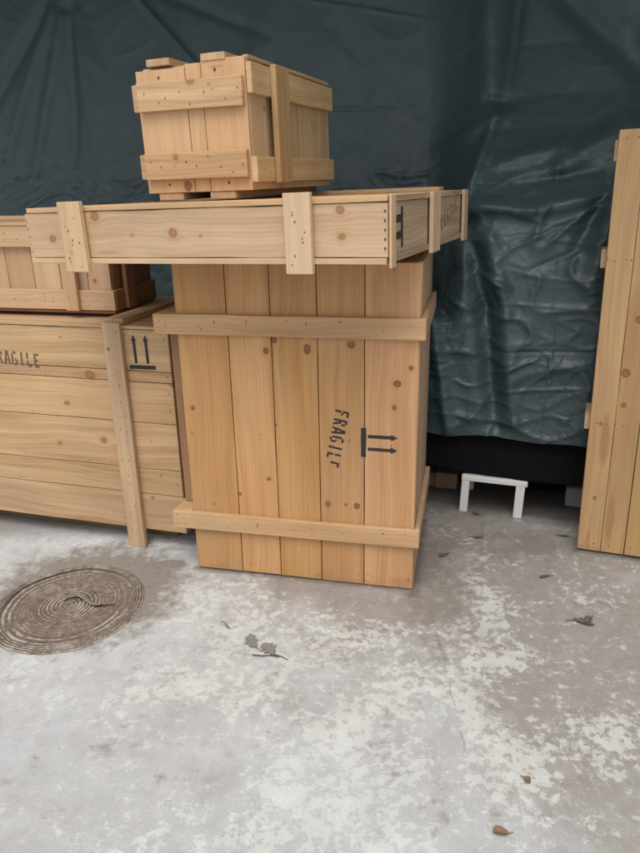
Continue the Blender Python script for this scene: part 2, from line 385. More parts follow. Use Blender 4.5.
def sstep(a, b, x):
    t = max(0, min(1, (x - a) / (b - a))); return t * t * (3 - 2 * t)
def segd(s, z, p, q):
    dx, dz = q[0] - p[0], q[1] - p[1]; t = max(0, min(1, ((s - p[0]) * dx + (z - p[1]) * dz) / (dx * dx + dz * dz)))
    ex, ez = s - p[0] - t * dx, z - p[1] - t * dz
    return math.hypot(ex, ez), t
PROF = [(.40, .0), (.60, .002), (.85, .008), (1.10, .025), (1.28, .06), (1.40, .11), (1.50, .19), (1.62, .29), (1.74, .40), (1.88, .50), (2.1, .60), (2.6, .75), (3.4, .92)]
PROF2 = [(.40, .02), (.8, .30), (1.1, .55), (1.5, .70), (1.8, .76), (2.1, .80), (2.6, .87), (3.4, .97)]
def interp(T, z):
    if z <= T[0][0]: return T[0][1]
    for (a, b), (c, d) in zip(T, T[1:]):
        if z <= c:
            t = (z - a) / (c - a); return b + (d - b) * t
    return T[-1][1]
RIDGE = [((-.11, 2.6), (-.04, 1.84), .055, .075), ((.05, 2.6), (.02, 1.86), -.03, .035), ((.0, 1.79), (-.12, 1.36), .060, .030), ((.02, 1.80), (-.32, 1.66), .035, .035), ((-.05, 1.87), (.05, 1.85), -.032, .028),
         ((.08, 2.45), (.62, 1.92), -.035, .05), ((.20, 2.55), (.75, 2.1), .03, .06), ((.05, 1.60), (.30, 1.66), .035, .035), ((.30, 1.58), (.55, 1.74), .045, .045), ((.12, 1.50), (.45, 1.55), -.03, .025),
         ((-.08, 1.43), (.20, 1.40), .055, .035), ((.20, 1.40), (.46, 1.46), .050, .040), ((.40, 1.25), (.52, 1.55), -.035, .035), ((.46, 1.1), (.56, 1.6), .03, .04),
         ((-.05, 1.32), (.04, .98), -.065, .045), ((.04, .98), (.12, .46), -.065, .045), ((.03, 1.28), (.13, .98), .030, .04), ((.13, .98), (.2, .5), .022, .04), ((-.20, 1.25), (-.19, .95), .035, .04), ((-.19, .95), (-.08, .42), .035, .035),
         ((-.30, 1.2), (-.22, .45), -.03, .03), ((.10, 1.23), (.36, 1.35), .012, .010), ((.22, 1.16), (.44, 1.25), -.010, .012), ((.04, 1.02), (.5, 1.00), .006, .006), ((.0, .80), (.5, .82), -.007, .006), ((.1, .62), (.5, .66), .008, .008),
         ((.10, .70), (.28, .78), .014, .010), ((.34, .42), (.33, 1.2), .006, .006), ((-.05, .5), (.2, .47), .014, .014), ((.0, 1.14), (.14, 1.08), .018, .012), ((.05, 1.10), (.10, 1.00), -.015, .01),
         ((-2.16, 2.6), (-1.72, 2.16), .022, .020), ((-2.10, 2.62), (-1.3, 2.3), -.012, .03), ((-3.2, 1.5), (-2.75, 2.55), .03, .05), ((-3.25, 2.0), (-2.75, 2.6), -.03, .05), ((-2.95, 1.4), (-2.66, 2.5), .028, .045), ((-2.62, 1.4), (-2.60, 2.55), -.028, .05),
         ((-2.40, 1.5), (-2.55, 2.5), .025, .05), ((-2.1, 1.6), (-2.45, 2.5), -.016, .05), ((-1.6, 1.5), (-1.2, 2.6), .016, .10), ((-.9, 2.3), (-.4, 1.75), -.014, .06), ((-.75, 2.6), (-.6, 1.9), .012, .08), ((-1.1, 2.45), (-.45, 2.30), .006, .008), ((-1.6, 1.95), (-.5, 1.88), .005, .008)]
def tarp_off(s, z):
    k = sstep(-.42, -.05, s + .05 * math.sin(z * 3))
    if z < 1.2: k = max(k, sstep(1.2, .9, z) * sstep(-.6, -.3, s))
    off = interp(PROF2, z) * (1 - k) + interp(PROF, z) * k
    off += .10 * sstep(.50, .72, s) * sstep(.3, .6, z)
    h = 0
    # widen ridges toward the ends for a cloth-like taper
    for (p, q, a, wd) in RIDGE:
        d, t = segd(s, z, p, q)
        if d < wd * 3.2: h += a * math.exp(-(d / wd) ** 2) * (0.55 + .45 * math.sin(math.pi * min(max(t, .05), .95)))
    lo = sstep(1.75, 1.45, z)
    v = Vector((s * 1.6, z * 1.6, 3.3))
    wv = noise.noise_vector(Vector((s * 2.2, z * 2.2, 8)))
    h += .030 * noise.noise(Vector((s * 1.7 + wv.x * .4, z * .75, 1.0)))
    r1 = 1 - abs(noise.noise(Vector((s * 3.4 + wv.x * .9, z * 4.2 + wv.y * .9, 2.0)))) * 2
    h += (.003 + .014 * lo) * max(0, r1) ** 3
    r2 = 1 - abs(noise.noise(Vector((s * 5 + wv.y, z * 13 + wv.x * 1.5, 5.0)))) * 2
    h += (.0006 + .007 * lo) * max(0, r2) ** 4
    r3 = 1 - abs(noise.noise(Vector((s * 14 + z * 4, z * 9 + wv.x * 2, 7.0)))) * 2
    h += (.0004 + .0018 * lo) * max(0, r3) ** 4
    return off - h
T = NT('dark_green_polyethylene_tarp')
tp = T.n('TexCoord').outputs['Object']
tn = T.noise(tp, 1.6, 4.0, .55); tf = T.noise(tp, 55.0, 5.0, .65)
tz = T.noise(tp, 14.0, 6.0, .65)
T.set(Base_Color=T.mix(tn, (0.032, 0.058, 0.064), (0.047, 0.072, 0.079)), Roughness=T.math('MULTIPLY_ADD', tz, .40, .20))
T.b.inputs['Specular IOR Level'].default_value = 0.5
wv1 = T.n('TexWave', wave_type='BANDS', bands_direction='Z'); wv1.inputs['Scale'].default_value = 90; wv1.inputs['Distortion'].default_value = 1.5; T.l(tp, wv1.inputs['Vector'])
tq = T.vmath('ADD', tp, T.vmath('MULTIPLY', T.noise(tp, 2.5, 4.0, .6, col=True), (.35, .35, .35)))
def tv(sc_, st):
    v_ = T.n('TexVoronoi', feature='DISTANCE_TO_EDGE'); v_.inputs['Scale'].default_value = sc_; T.l(T.vmath('MULTIPLY', tq, st), v_.inputs['Vector'])
    return T.math('MINIMUM', T.math('MULTIPLY', v_.outputs['Distance'], 3.0), 0.5)
lowm = T.ramp(T.sep(tp)[2], [(0.0, 0.0), (1.0, 1.0)])
lowz = T.math('SUBTRACT', 1.0, T.math('MULTIPLY', T.math('SUBTRACT', T.sep(tp)[2], 1.35), 1.6, clamp=True), clamp=True)
amp = T.math('MULTIPLY', T.math('MULTIPLY_ADD', lowz, .50, 0.10), T.ramp(T.noise(tp, 2.2, 3.0), [(.44, .10), (.68, 1.0)]))
cr_ = T.math('MULTIPLY', T.math('ADD', T.math('MULTIPLY', tv(4.0, (1, 1, 2.2)), 3.5), T.math('ADD', T.math('MULTIPLY', tv(11.0, (1, 1, 2.0)), .8), T.math('MULTIPLY', tv(26.0, (1.0, 1.0, 1.6)), .22))), amp)
T.bump(T.math('ADD', T.math('ADD', T.math('MULTIPLY', cr_, 2.6), T.math('ADD', T.math('MULTIPLY', tf, .5), T.math('MULTIPLY', tz, .6))), T.math('MULTIPLY', wv1.outputs[0], .08)), .6, .0026)
S0, S1, NS, NZ = -5.0, 2.2, 900, 420
V, F = [], []
for i in range(NS + 1):
    s = S0 + (S1 - S0) * i / NS
    zb = .385 + .06 * abs(s - .12) ** 1.5 * (1 if s < .9 else 0) + .006 * math.sin(s * 17) + .012 * math.sin(s * 5 + 1)
    for j in range(NZ + 1):
        t = j / NZ; z = zb + (3.4 - zb) * t ** 1.25
        V.append(wp(s, tarp_off(s, z), z))
for i in range(NS):
    for j in range(NZ):
        a = i * (NZ + 1) + j; F.append((a, a + NZ + 1, a + NZ + 2, a + 1))
tarp = mesh_obj('tarpaulin', V, F, T.m, smooth=True)
md = tarp.modifiers.new('thick', 'SOLIDIFY'); md.thickness = .0012; md.offset = -1
tag(tarp, 'dark green plastic tarpaulin hanging in wrinkles behind all the crates', 'tarpaulin')
# black sheet under it
K = NT('black_woven_sheet'); kn_ = K.noise(K.n('TexCoord').outputs['Object'], 30.0, 5.0, .6)
K.set(Base_Color=K.mix(kn_, (0.003, 0.003, 0.0033), (0.007, 0.0065, 0.007)), Roughness=.85); K.b.inputs['Specular IOR Level'].default_value = .12; K.bump(kn_, .4, .002)
V, F = [], []; NS, NZ = 240, 24
for i in range(NS + 1):
    s = -2.2 + 3.6 * i / NS
    zb = .197 + (.018 * max(0, -s - 0.02) / .17 if s > -.5 else .018) - .003 * math.sin(s * 9) - .012 * max(0, s) + .002 * math.sin(s * 40)
    for j in range(NZ + 1):
        z = zb + (.46 - zb) * j / NZ
        o = .052 + .010 * noise.noise(Vector((s * 4, z * 3, 0))) + .003 * noise.noise(Vector((s * 20, z * 8, 0))) - .03 * (1 - (z - zb) / .36)
        V.append(wp(s, o + .04 * (z - .2), z))
for i in range(NS):
    for j in range(NZ):
        a = i * (NZ + 1) + j; F.append((a, a + NZ + 1, a + NZ + 2, a + 1))
bs = mesh_obj('black_sheet', V, F, K.m, smooth=True)
md = bs.modifiers.new('thick', 'SOLIDIFY'); md.thickness = .0015
tag(bs, 'matt black plastic sheet hanging below the tarpaulin edge above the white stool', 'plastic sheet')

# ------------------------------------------------------------------ crate A : tall crate with FRAGILE
def nails_pairs(mb, xs, z0, z1, y, n='-y'):
    for x in xs:
        for k in range(random.choice((1, 2, 2))):
            mb.nail((x + .014 * (R() - .5), y, z0 + (z1 - z0) * (0.2 + .6 * R())), n)
def nails_v(mb, zs, x0, x1, y, n='-y'):
    for z in zs:
        for k in range(random.choice((1, 2, 2))):
            mb.nail((x0 + (x1 - x0) * (0.2 + .6 * R()), y, z + .02 * (R() - .5)), n)

A = empty('standing_crate', (.3514, 2.282, 0), (0, 0, -.221), 'tall upright pine crate with black FRAGILE lettering running down its front, under the flat crate', 'wooden crate', 'pine packing crates')
WA, DA, HA = .899, .628, 1.264
ORL, ORD = (0.68, 0.41, 0.205), (0.50, 0.255, 0.105)
wA = wood('warm_pine_boards', ORL, ORD,
          knots=[(-.861, .712, .010), (-.556, .946, .013), (-.524, .988, .013), (-.402, .958, .017), (-.242, .977, .015), (-.076, .841, .014), (-.029, .901, .010), (-.568, .435, .009), (-.692, .361, .008), (-.334, .347, .013), (-.221, .348, .014), (-.264, .35, .007), (-.53, .661, .006)],
          stains=[(-.05, .03, .05, .03, .5), (-.36, .02, .05, .02, .5), (-.24, .015, .12, .016, .4), (-.80, .02, .06, .02, .4), (-.16, 1.16, .012, .07, .4)], rand_knots=.93, grain=.50, kop=1.0)
wA2 = wood('warm_pine_battens', (0.66, 0.42, 0.215), (0.48, 0.26, 0.115), rand_knots=.9, grain=.5)
wA3 = wood('grey_pine_side', (0.60, 0.42, 0.27), (0.42, 0.27, 0.16), rand_knots=.85, grain=.5)
seams = [-WA, -.700, -.535, -.364, -.193, 0]
mb = MB()
for a, b in zip(seams, seams[1:]): mb.box(a + .0016, b - .0016, 0, .021, 0.004 + 0.005 * R(), HA - .003 * R(), g='z')
for x in (-.88, -.62, -.45, -.28, -.1): 
    for z in (1.235, .6): mb.nail((x + .03 * R(), 0, z + .03 * R()))
for i in range(16): mb.nail((-WA * R(), 0, .03 + .02 * R()), r=.002)
pa = mb.build('front_panel', wA, A)
mb = MB()
for i in range(4): mb.box(-.021, 0, .0225 + i * .151, .0225 + (i + 1) * .151 - .002, .004, HA - .002, g='z')
mb.build('side_panel', wA3, A)
mb = MB()
for i in range(4): mb.box(-WA, -WA + .021, .0225 + i * .151, .0225 + (i + 1) * .151 - .002, .004, HA - .002, g='z')
mb.build('side_panel', wA3, A)
mb = MB()
for i in range(5): mb.box(-WA + i * .18, -WA + (i + 1) * .18 - .002, .607, .628, .004, HA, g='z')
mb.build('back_panel', wA3, A)
mb = MB()
for i in range(4): mb.box(-WA + .022, -.022, .0225 + i * .146, .0225 + (i + 1) * .146 - .002, HA - .028, HA - .006, g='x')
mb.build('top_panel', wA2, A)
for (z0, z1) in ((1.003, 1.078), (.197, .271)):
    mb = MB(); mb.box(-WA - .082, .0205, -.021, -.001, z0, z1, g='x', bid=.7)
    nails_pairs(mb, [-WA - .06, -WA - .03, -.80, -.62, -.47, -.28, -.12, -.03, -.74, -.40], z0, z1, -.021)
    mb.build('batten', wA2, A)
    mb = MB(); mb.box(.001, .0205, 0.0, DA, z0 + .003, z1, g='y', bid=.5)
    for y in (.05, .2, .34, .5): mb.nail((.0205, y, (z0 + z1) / 2 + .02 * (R() - .5)), '+x')
    mb.build('batten', wA3, A)
    mb = MB(); mb.box(-WA - .081, -WA - .002, 0.0005, .36, z0 + .003, z1, g='y')
    mb.build('batten', wA2, A)
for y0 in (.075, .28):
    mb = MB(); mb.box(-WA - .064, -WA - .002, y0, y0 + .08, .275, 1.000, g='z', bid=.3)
    mb.build('cleat', wood('shaded_pine_cleat', (0.42, 0.235, 0.12), (0.30, 0.15, 0.07), rand_knots=.95), A)  # cleat colour darkened to carry the shade of the recess
fA = lambda a, b, h: (a, -.0004 - h, b)
V, F = lettering('FRAGIL(', rot2(-.300, .735, -math.radians(101), fA), .052, .0345)
mesh_obj('stencil_lettering', V, F, black_paint, pa)
def arrows(name, parent, mapf, a0, b0, ang, L=.105, gap=.05, bar=.115, mat=black_paint, hd=.013, sw=.013, bw=.019):
    f = rot2(a0, b0, ang, mapf)
    segs = [((-bar / 2, 0), (bar / 2, 0))]
    V, F = strokes(segs, f, bw)
    v2, f2 = strokes([((-gap / 2, .016), (-gap / 2, L)), ((gap / 2, .016), (gap / 2, L))], f, sw)
    n = len(V); V += v2; F += [[i + n for i in q] for q in f2]
    for sx in (-1, 1):
        n = len(V)
        pts = [(sx * gap / 2 - hd, L - .004), (sx * gap / 2 + hd, L - .004), (sx * gap / 2, L + .021)]
        V += [f(a, b, .0007) for a, b in pts]; F.append([n, n + 1, n + 2])
    return mesh_obj(name, V, F, mat, parent)
arrows('stencil_arrows', pa, fA, -.196, .611, -math.radians(90.5))

# ------------------------------------------------------------------ crate B : long chest at left
B = empty('chest_crate', (-.7845, 2.6826, 0), (0, 0, -.2833), 'long low pine chest with brown FRAGILE stencil and two black upward arrows', 'wooden crate', 'pine packing crates')
wB = wood('pale_pine_boards', gr='x', saw=0.1, kop=.62, light=(0.70, 0.49, 0.29), dark=(0.50, 0.31, 0.16),
          knots=[(-.385, .46, .011), (-.317, .65, .013), (-.158, .493, .016), (-.183, .783, .022), (-.474, .992, .010), (.187, .765, .006), (-.3, .94, .006), (.10, .35, .007), (.05, .24, .009)], stains=[(-.20, .785, .10, .018, .45), (-.35, .40, .3, .012, .4), (-.5, .33, .3, .010, .35)], rand_knots=.86, grain=.62)
wB2 = wood('pale_pine_battens', (0.66, 0.47, 0.285), (0.46, 0.29, 0.16), rand_knots=.85, grain=.5)
WBL, WBR, DB = -1.55, .198, .70
mb = MB()
zs = [.082, .258, .378, .588, .765, .812, .984]
for a, b in zip(zs, zs[1:]): mb.box(WBL, WBR, 0, .022, a + .0016, b - .0016, g='x', jit=.0025)
for z in (.12, .22, .31, .45, .54, .64, .72, .79, .86, .95):
    for x in (.175, .18): 
        if R() < .6: mb.nail((x, 0, z + .01 * R()))
for i in range(14): mb.nail((-1.0 + R() * 1.1, 0, random.choice(zs) + .014))
pb = mb.build('front_panel', wB, B)
mb = MB()
for a, b in zip(zs, zs[1:]): mb.box(WBR - .022, WBR, .023, DB, a + .001, b - .001, g='y')
mb.build('side_panel', wB2, B)
mb = MB()
for a, b in zip(zs, zs[1:]): mb.box(WBL, WBL + .022, .023, DB, a + .001, b - .001, g='y')
mb.build('side_panel', wB2, B)
mb = MB()
for a, b in zip(zs, zs[1:]): mb.box(WBL, WBR, DB + .001, DB + .022, a + .001, b - .001, g='x')
mb.build('back_panel', wB2, B)
mb = MB()
for i in range(5): mb.box(WBL, WBR, -.004 + i * .145, -.004 + (i + 1) * .145 - .002, .9855, .998, g='x')
mb.build('lid', wB2, B)
mb = MB(); mb.box(WBL + .03, WBR - .03, .024, DB, .085, .105, g='x'); mb.build('base_panel', wB2, B)
for x0 in (-.082, -1.25):
    mb = MB(); mb.box(x0, x0 + .082, -.026, -.001, 0.001, 1.012, g='z', bid=.45)
    nails_v(mb, [.07, .14, .21, .30, .35, .42, .50, .56, .62, .69, .75, .80, .86, .92, .97], x0, x0 + .082, -.026)
    mb.build('post', wB2, B)
    mb = MB(); mb.box(x0, x0 + .082, 0.0, DB + .02, .999, 1.024, g='y', bid=.8); mb.build('lid_batten', wB2, B)
    mb = MB(); mb.box(x0, x0 + .082, DB + .024, DB + .046, 0.001, 1.012, g='z'); mb.build('post', wB2, B)
mb = MB()
mb.box(WBL + .1, WBR - .10, .10, .17, .0, .08, g='x'); mb.box(WBL + .1, WBR - .08, .52, .60, .0, .08, g='x'); mb.build('runner', wood('shade_toned_pine', (0.22, 0.15, 0.09), (0.14, 0.09, 0.05)), B)  # runner tone darkened to carry the shade beneath the chest
V, F = lettering('FRAGILE', rot2(-.675, .815, -math.radians(3.2), fA), .060, .0375)
mesh_obj('stencil_lettering', V, F, brown_paint, pb)
arrows('stencil_arrows', pb, fA, .071, .829, math.radians(1), L=.112, gap=.054, bar=.118, hd=.012, sw=.0125, bw=.017)

# ------------------------------------------------------------------ crate C : medium crate on the chest
ZC = 1.0245
C_ = empty('medium_crate', (-.8585, 2.8596, ZC), (0, 0, -.2631), 'medium pine crate resting on top of the long chest, partly behind the flat crate', 'wooden crate', 'pine packing crates')
wC = wood('pinkish_pine_boards', (0.68, 0.45, 0.275), (0.50, 0.29, 0.16), knots=[(-.08, .128, .010)], rand_knots=.9, grain=.4)
wC2 = wood('pinkish_pine_battens', (0.69, 0.47, 0.29), (0.50, 0.31, 0.17), rand_knots=.8, grain=.45)
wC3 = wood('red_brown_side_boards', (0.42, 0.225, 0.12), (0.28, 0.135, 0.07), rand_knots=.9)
WCL, DC, HC = -1.0, .345, .355
mb = MB(); e = [WCL, -.88, -.76, -.635, -.505, -.375, -.245, -.115, -.006]
for a, b in zip(e, e[1:]): mb.box(a + .0014, b - .0014, .0, .018, .004, HC - .004, g='z')
mb.build('front_panel', wC, C_)
mb = MB()
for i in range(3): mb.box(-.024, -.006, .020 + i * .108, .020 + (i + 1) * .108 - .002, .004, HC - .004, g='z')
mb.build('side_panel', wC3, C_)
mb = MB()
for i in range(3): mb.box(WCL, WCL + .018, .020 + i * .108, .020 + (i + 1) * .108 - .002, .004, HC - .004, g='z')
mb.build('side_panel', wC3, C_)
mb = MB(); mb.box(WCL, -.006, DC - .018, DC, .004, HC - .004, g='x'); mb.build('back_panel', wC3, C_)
mb = MB(); mb.box(WCL, 0, -.004, DC, -.010, .003, g='x', bid=.1); mb.build('base_panel', wC3, C_)
mb = MB()
for i in range(3): mb.box(WCL, 0, -.004 + i * .115, -.004 + (i + 1) * .115 - .002, HC - .003, HC + .010, g='x')
mb.build('lid', wC2, C_)
mb = MB(); mb.box(WCL, -.02, DC - .09, DC - .01, HC + .011, HC + .028, g='x'); mb.build('lid_batten', wC2, C_)
for z0, z1 in ((.007, .090), (HC - .088, HC - .006)):
    mb = MB(); mb.box(WCL, .014, -.021, -.001, z0, z1, g='x', bid=.62)
    nails_pairs(mb, [-.6, -.55, -.47, -.42, -.33, -.28, -.11, -.07, -.03], z0, z1, -.021); mb.build('batten', wC2, C_)
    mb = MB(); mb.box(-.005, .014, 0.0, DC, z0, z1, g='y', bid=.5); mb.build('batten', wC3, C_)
for x0 in (-.208, -.80):
    mb = MB(); mb.box(x0, x0 + .06, -.042, -.022, .006, HC - .006, g='z', bid=.4); mb.nail((x0 + .02, -.042, .06)); mb.build('cleat', wC2, C_)
mb = MB(); mb.box(.015, .034, .06, .13, .006, HC - .006, g='z'); mb.build('cleat', wC3, C_)

# ------------------------------------------------------------------ crate D : flat crate on top
k = .86
D = empty('flat_crate', (.2305 * k, 2.2235 * k, 1.5 - .2359 * k), (.005, -.0188, -.403), 'wide flat pine crate lying across the top of the upright crate', 'wooden crate', 'pine packing crates')
HD, WD, DD = .2178 * k, 1.5131 * k, 1.2042 * k
wD = wood('cream_pine_boards', gr='x', saw=0.1, kop=.62, light=(0.73, 0.53, 0.335), dark=(0.53, 0.35, 0.20), knots=[(-1.386 * k, .069 * k + .022, .015), (-1.162 * k, .155 * k + .018, .016), (-.817 * k, .090 * k + .017, .017), (-.162 * k, .170 * k + .003, .014), (-.158 * k, .086 * k + .003, .013), (-1.0 * k, .09, .005), (-.7 * k, .085, .005)],
          stains=[(-1.12 * k, .035, .06, .008, .45)], rand_knots=.97, grain=.55)
wD2 = wood('cream_pine_battens', (0.71, 0.51, 0.32), (0.53, 0.35, 0.20), rand_knots=.95, grain=.4)
wD3 = wood('rough_pine_end', (0.60, 0.46, 0.31), (0.42, 0.30, 0.18), rand_knots=.9, grain=.7)
mb = MB(); mb.box(-WD, 0, 0.002, .021, .019, HD - .022, g='x', bid=.6, jit=.003)
for z in (.04, .065, .09, .115, .14):
    mb.nail((-WD + .008, .002, z)); mb.nail((-.008, .002, z + .003), r=.0035)
pd_ = mb.build('front_panel', wD, D)
mb = MB(); mb.box(-WD + .003, -.003, -.003, DD, 0, .017, g='x', bid=.75); mb.build('base_panel', wD2, D)
mb = MB(); 
for i in range(6): mb.box(-WD - .002 if i else -WD + .012, .0, -.001 + i * .1725, -.001 + (i + 1) * .1725 - .003, HD - .020, HD - .004, g='x', jit=.003)
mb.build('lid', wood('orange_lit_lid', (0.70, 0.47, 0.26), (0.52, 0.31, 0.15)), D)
mb = MB(); mb.box(-WD, -WD + .02, .022, DD - .022, .019, HD - .022, g='y'); mb.build('end_panel', wD3, D)
mb = MB(); mb.box(-WD, 0, DD - .021, DD, .019, HD - .022, g='x'); mb.build('back_panel', wD3, D)
mb = MB(); mb.box(-.022, -.002, .022, DD - .022, .019, HD - .022, g='y', bid=.55); pe = mb.build('end_panel', wD3, D)
mb = MB(); mb.box(-.0015, .004, .05 * k, DD, .002, .020, g='y', bid=.3); mb.build('lower_trim', wD3, D)
mb = MB(); mb.box(-.0015, .004, .05 * k, DD, HD - .021, HD - .004, g='y', bid=.5); mb.build('upper_trim', wD3, D)
for x0, x1 in ((-1.313, -1.205), (-.353, -.256)):
    mb = MB(); xs = [x0 * k, x1 * k]
    mb.box(xs[0], xs[1], -.024, -.004, -.026, HD + .012, g='z', bid=.8 if x0 < -1 else .7)
    nails_v(mb, [.0, .03, .06, .085, .115, .14], xs[0], xs[1], -.024); mb.build('batten', wD2, D)
for y0, y1, t, bd in ((-.004, .040, .008, .95), (.515 * k, .640 * k, .014, .7), (1.125 * k, DD + .002, .012, .6)):
    mb = MB(); mb.box(.0045, .0045 + t, y0, y1, -.010, HD - .002, g='z', bid=bd); mb.build('batten', wD2, D)
mb = MB(); mb.box(-WD + .05, -.08, DD - .10, DD - .02, HD - .0035, HD + .012, g='x'); mb.build('lid_batten', wD2, D)
mb = MB(); mb.box(-WD + .25, -.10, DD - .45, DD - .36, -.018, -.0005, g='x'); mb.build('skid', wD2, D)
mb = MB(); mb.box(-WD + .25, -.10, DD - .16, DD - .07, -.018, -.0005, g='x'); mb.build('skid', wD2, D)
fD = lambda a, b, h: (-.0016 + h, a, b)   # on the right end face: a = depth, b = height
V, F = lettering('FRAGILE', rot2(.70 * k, .032, math.radians(15), fD), .050, .049)
mesh_obj('stencil_lettering', V, F, faded_paint, pe)
V, F = strokes([((.168 * k, .035), (.168 * k, .150))], fD, .020)
v2, f2 = strokes([((.046, .118), (.134, .118)), ((.046, .072), (.134, .072))], fD, .021); n = len(V)
mesh_obj('stencil_arrows', V + v2, F + [[i + n for i in q_] for q_ in f2], black_paint, pe)

# ------------------------------------------------------------------ crate E : tall crate at right
E_ = empty('tall_crate', (1.1038, 2.564, 0.009), (0, -.017, -.39), 'tall narrow pine crate at the right edge, brown streaks running down its face', 'wooden crate', 'pine packing crates')
wE = wood('ochre_pine_boards', (0.63, 0.41, 0.20), (0.46, 0.27, 0.12),
          knots=[(-.006, 1.221, .011), (.042, .575, .009), (.134, 1.0, .014), (.112, .79, .017), (.118, .66, .013)],
          stains=[(.062, .50, .020, .13, .95), (.118, .16, .018, .15, .95), (.040, .05, .010, .06, .65), (.115, .93, .03, .2, .45), (.02, .012, .1, .012, .5), (.35, .3, .04, .3, .5), (.14, .9, .045, .9, .35)], rand_knots=.93, grain=.5)
wE2 = wood('ochre_pine_edges', (0.58, 0.40, 0.23), (0.40, 0.25, 0.13))
WE, DE, HE = .62, .17, 1.668
mb = MB(); e = [0, .090, .29, .46, WE]
mb.box(0, .092, 0, .02, .0, HE, g='z', bid=.45, jit=.002); mb.box(.0935, .183, 0, .0195, .001, HE - .001, g='z', bid=.2); mb.box(.186, .32, 0, .02, .002, HE - .002, g='z'); mb.box(.323, .46, 0, .02, 0, HE, g='z'); mb.box(.463, WE, 0, .02, 0, HE, g='z')
for z in (.575, 1.221, 1.64, .03):
    for x in (.02, .06, .085, .12, .2, .25, .33, .4): mb.nail((x + .01 * R(), 0, z + .012 * (R() - .5)), r=.0025)
mb.build('front_panel', wE, E_)
mb = MB(); mb.box(0.002, .022, .021, DE - .02, 0.003, HE - .003, g='z'); mb.build('side_panel', wE2, E_)
mb = MB(); mb.box(WE - .02, WE, .021, DE - .02, 0.003, HE - .003, g='z'); mb.build('side_panel', wE2, E_)
mb = MB()
for i in range(4): mb.box(i * .155, (i + 1) * .155 - .002, DE - .019, DE, 0.003, HE - .003, g='z')
mb.build('back_panel', wE2, E_)
mb = MB(); mb.box(.023, WE - .021, .021, DE - .02, HE - .03, HE - .006, g='x'); mb.build('top_panel', wE2, E_)
for z in (.575, 1.221, 1.60):
    mb = MB(); h_ = .034 if z < 1.5 else .036
    mb.box(-.020 if z < 1.5 else -.010, .0015, .022, DE, z - h_, z + h_, g='y', bid=.9)
    mb.nail((-.020, .05, z), '-x'); mb.build('batten', wE2, E_)
for z in (.18, .33, .45, .70, .9, 1.05, 1.40):     # bent nail tips standing out of the edge
    pass

# ------------------------------------------------------------------ crate F : small crate on top
k2 = .97
F_ = empty('small_crate', (-.2087 * k2, 2.4 * k2, 1.4985), (.0153, -.0141, -.3505), 'small pale pine box crate with skids above and below, topmost of the stack', 'wooden crate', 'pine packing crates')
WF, DF, HF = .4092 * k2, .8075 * k2, .4023 * k2
wF = wood('pink_cream_boards', (0.74, 0.49, 0.28), (0.56, 0.33, 0.17), knots=[(-.248 * k2, .022, .016)], stains=[(-.1, .37, .03, .006, .5)], rand_knots=.97, grain=.35)
wF2 = wood('rough_cream_battens', gr='x', saw=0.25, kop=.6, light=(0.74, 0.51, 0.295), dark=(0.53, 0.33, 0.17), knots=[(-.185, .335, .014), (-.265, .112, .012), (-.12, .32, .004)], rand_knots=.97, grain=.7)
wF3 = wood('pale_side_boards', (0.74, 0.53, 0.31), (0.55, 0.36, 0.19), rand_knots=.9, grain=.5)
mb = MB(); e = [-WF, -.205, -.155, 0]
e = [-WF, -.213, -.155, -.0]
for i, (a, b) in enumerate(zip(e, e[1:])): mb.box(a + .0012, b - .0012, 0, .018, .002, HF - (.0, .004, -.002)[i] - .012 * (i == 0), g='z', bid=(.62, .5, .66)[i])
for p in ((-.31, .355), (-.105, .362), (-.31, .028), (-.085, .028)): mb.nail((p[0], 0, p[1]), r=.0045)
mb.build('front_panel', wF, F_)
mb = MB()
for i in range(7): mb.box(-.018, 0, .0195 + i * .107, .0195 + (i + 1) * .107 - .003, .003, HF - .004 - .004 * R(), g='z', jit=.003)
mb.build('side_panel', wF3, F_)
mb = MB()
for i in range(7): mb.box(-WF, -WF + .018, .0195 + i * .107, .0195 + (i + 1) * .107 - .003, .003, HF - .02, g='z')
mb.build('side_panel', wF3, F_)
mb = MB()
for i in range(3): mb.box(-WF + i * WF / 3, -WF + (i + 1) * WF / 3 - .002, DF - .018, DF, .003, HF - .01, g='z')
mb.build('back_panel', wF3, F_)
mb = MB()
for i in range(3): mb.box(-WF + .019 + i * .12, -WF + .019 + (i + 1) * .12 - .002, .019, DF - .019, HF - .018, HF - .004, g='y')
mb.box(-.017, .004, .019, DF, HF - .0035, HF + .008, g='y', jit=.005)
mb.build('lid', wF3, F_)
mb = MB(); mb.box(-WF + .019, -.019, .019, DF - .019, .002, .018, g='y'); mb.build('base_panel', wF3, F_)
for zz in ((.262, .350), (.046, .131)):
    z0, z1 = zz[0] * k2, zz[1] * k2
    mb = MB(); mb.box(-WF + .010, -.006, -.021, -.001, z0, z1, g='x', bid=.75, jit=.003, rot=('Y', .012 if z0 > .2 else .006))
    for i in range(9): mb.nail((-WF + .03 + i * .043 + .02 * R(), -.0215, z0 + .012 + (z1 - z0 - .024) * R()))
    mb.build('batten', wF2, F_)
    mb = MB(); mb.box(-WF - .020, -WF - .0005, .0, DF, z0 + .004, z1, g='y'); mb.build('batten', wF2, F_)
for z0, z1 in ((.298 * k2, .386 * k2), (.027 * k2, .108 * k2)):
    mb = MB(); mb.box(.001, .021, -.002, DF - .01, z0, z1, g='y', bid=.8, jit=.004)
    for y in (.05, .1, .3, .45, .6, .7): mb.nail((.021, y, z0 + .02 + .04 * R()), '+x')
    mb.build('batten', wF3, F_)
mb = MB(); mb.box(.022, .042, .145 * k2, .262 * k2, .022, .382, g='z', bid=.5); mb.build('cleat', wF2, F_)
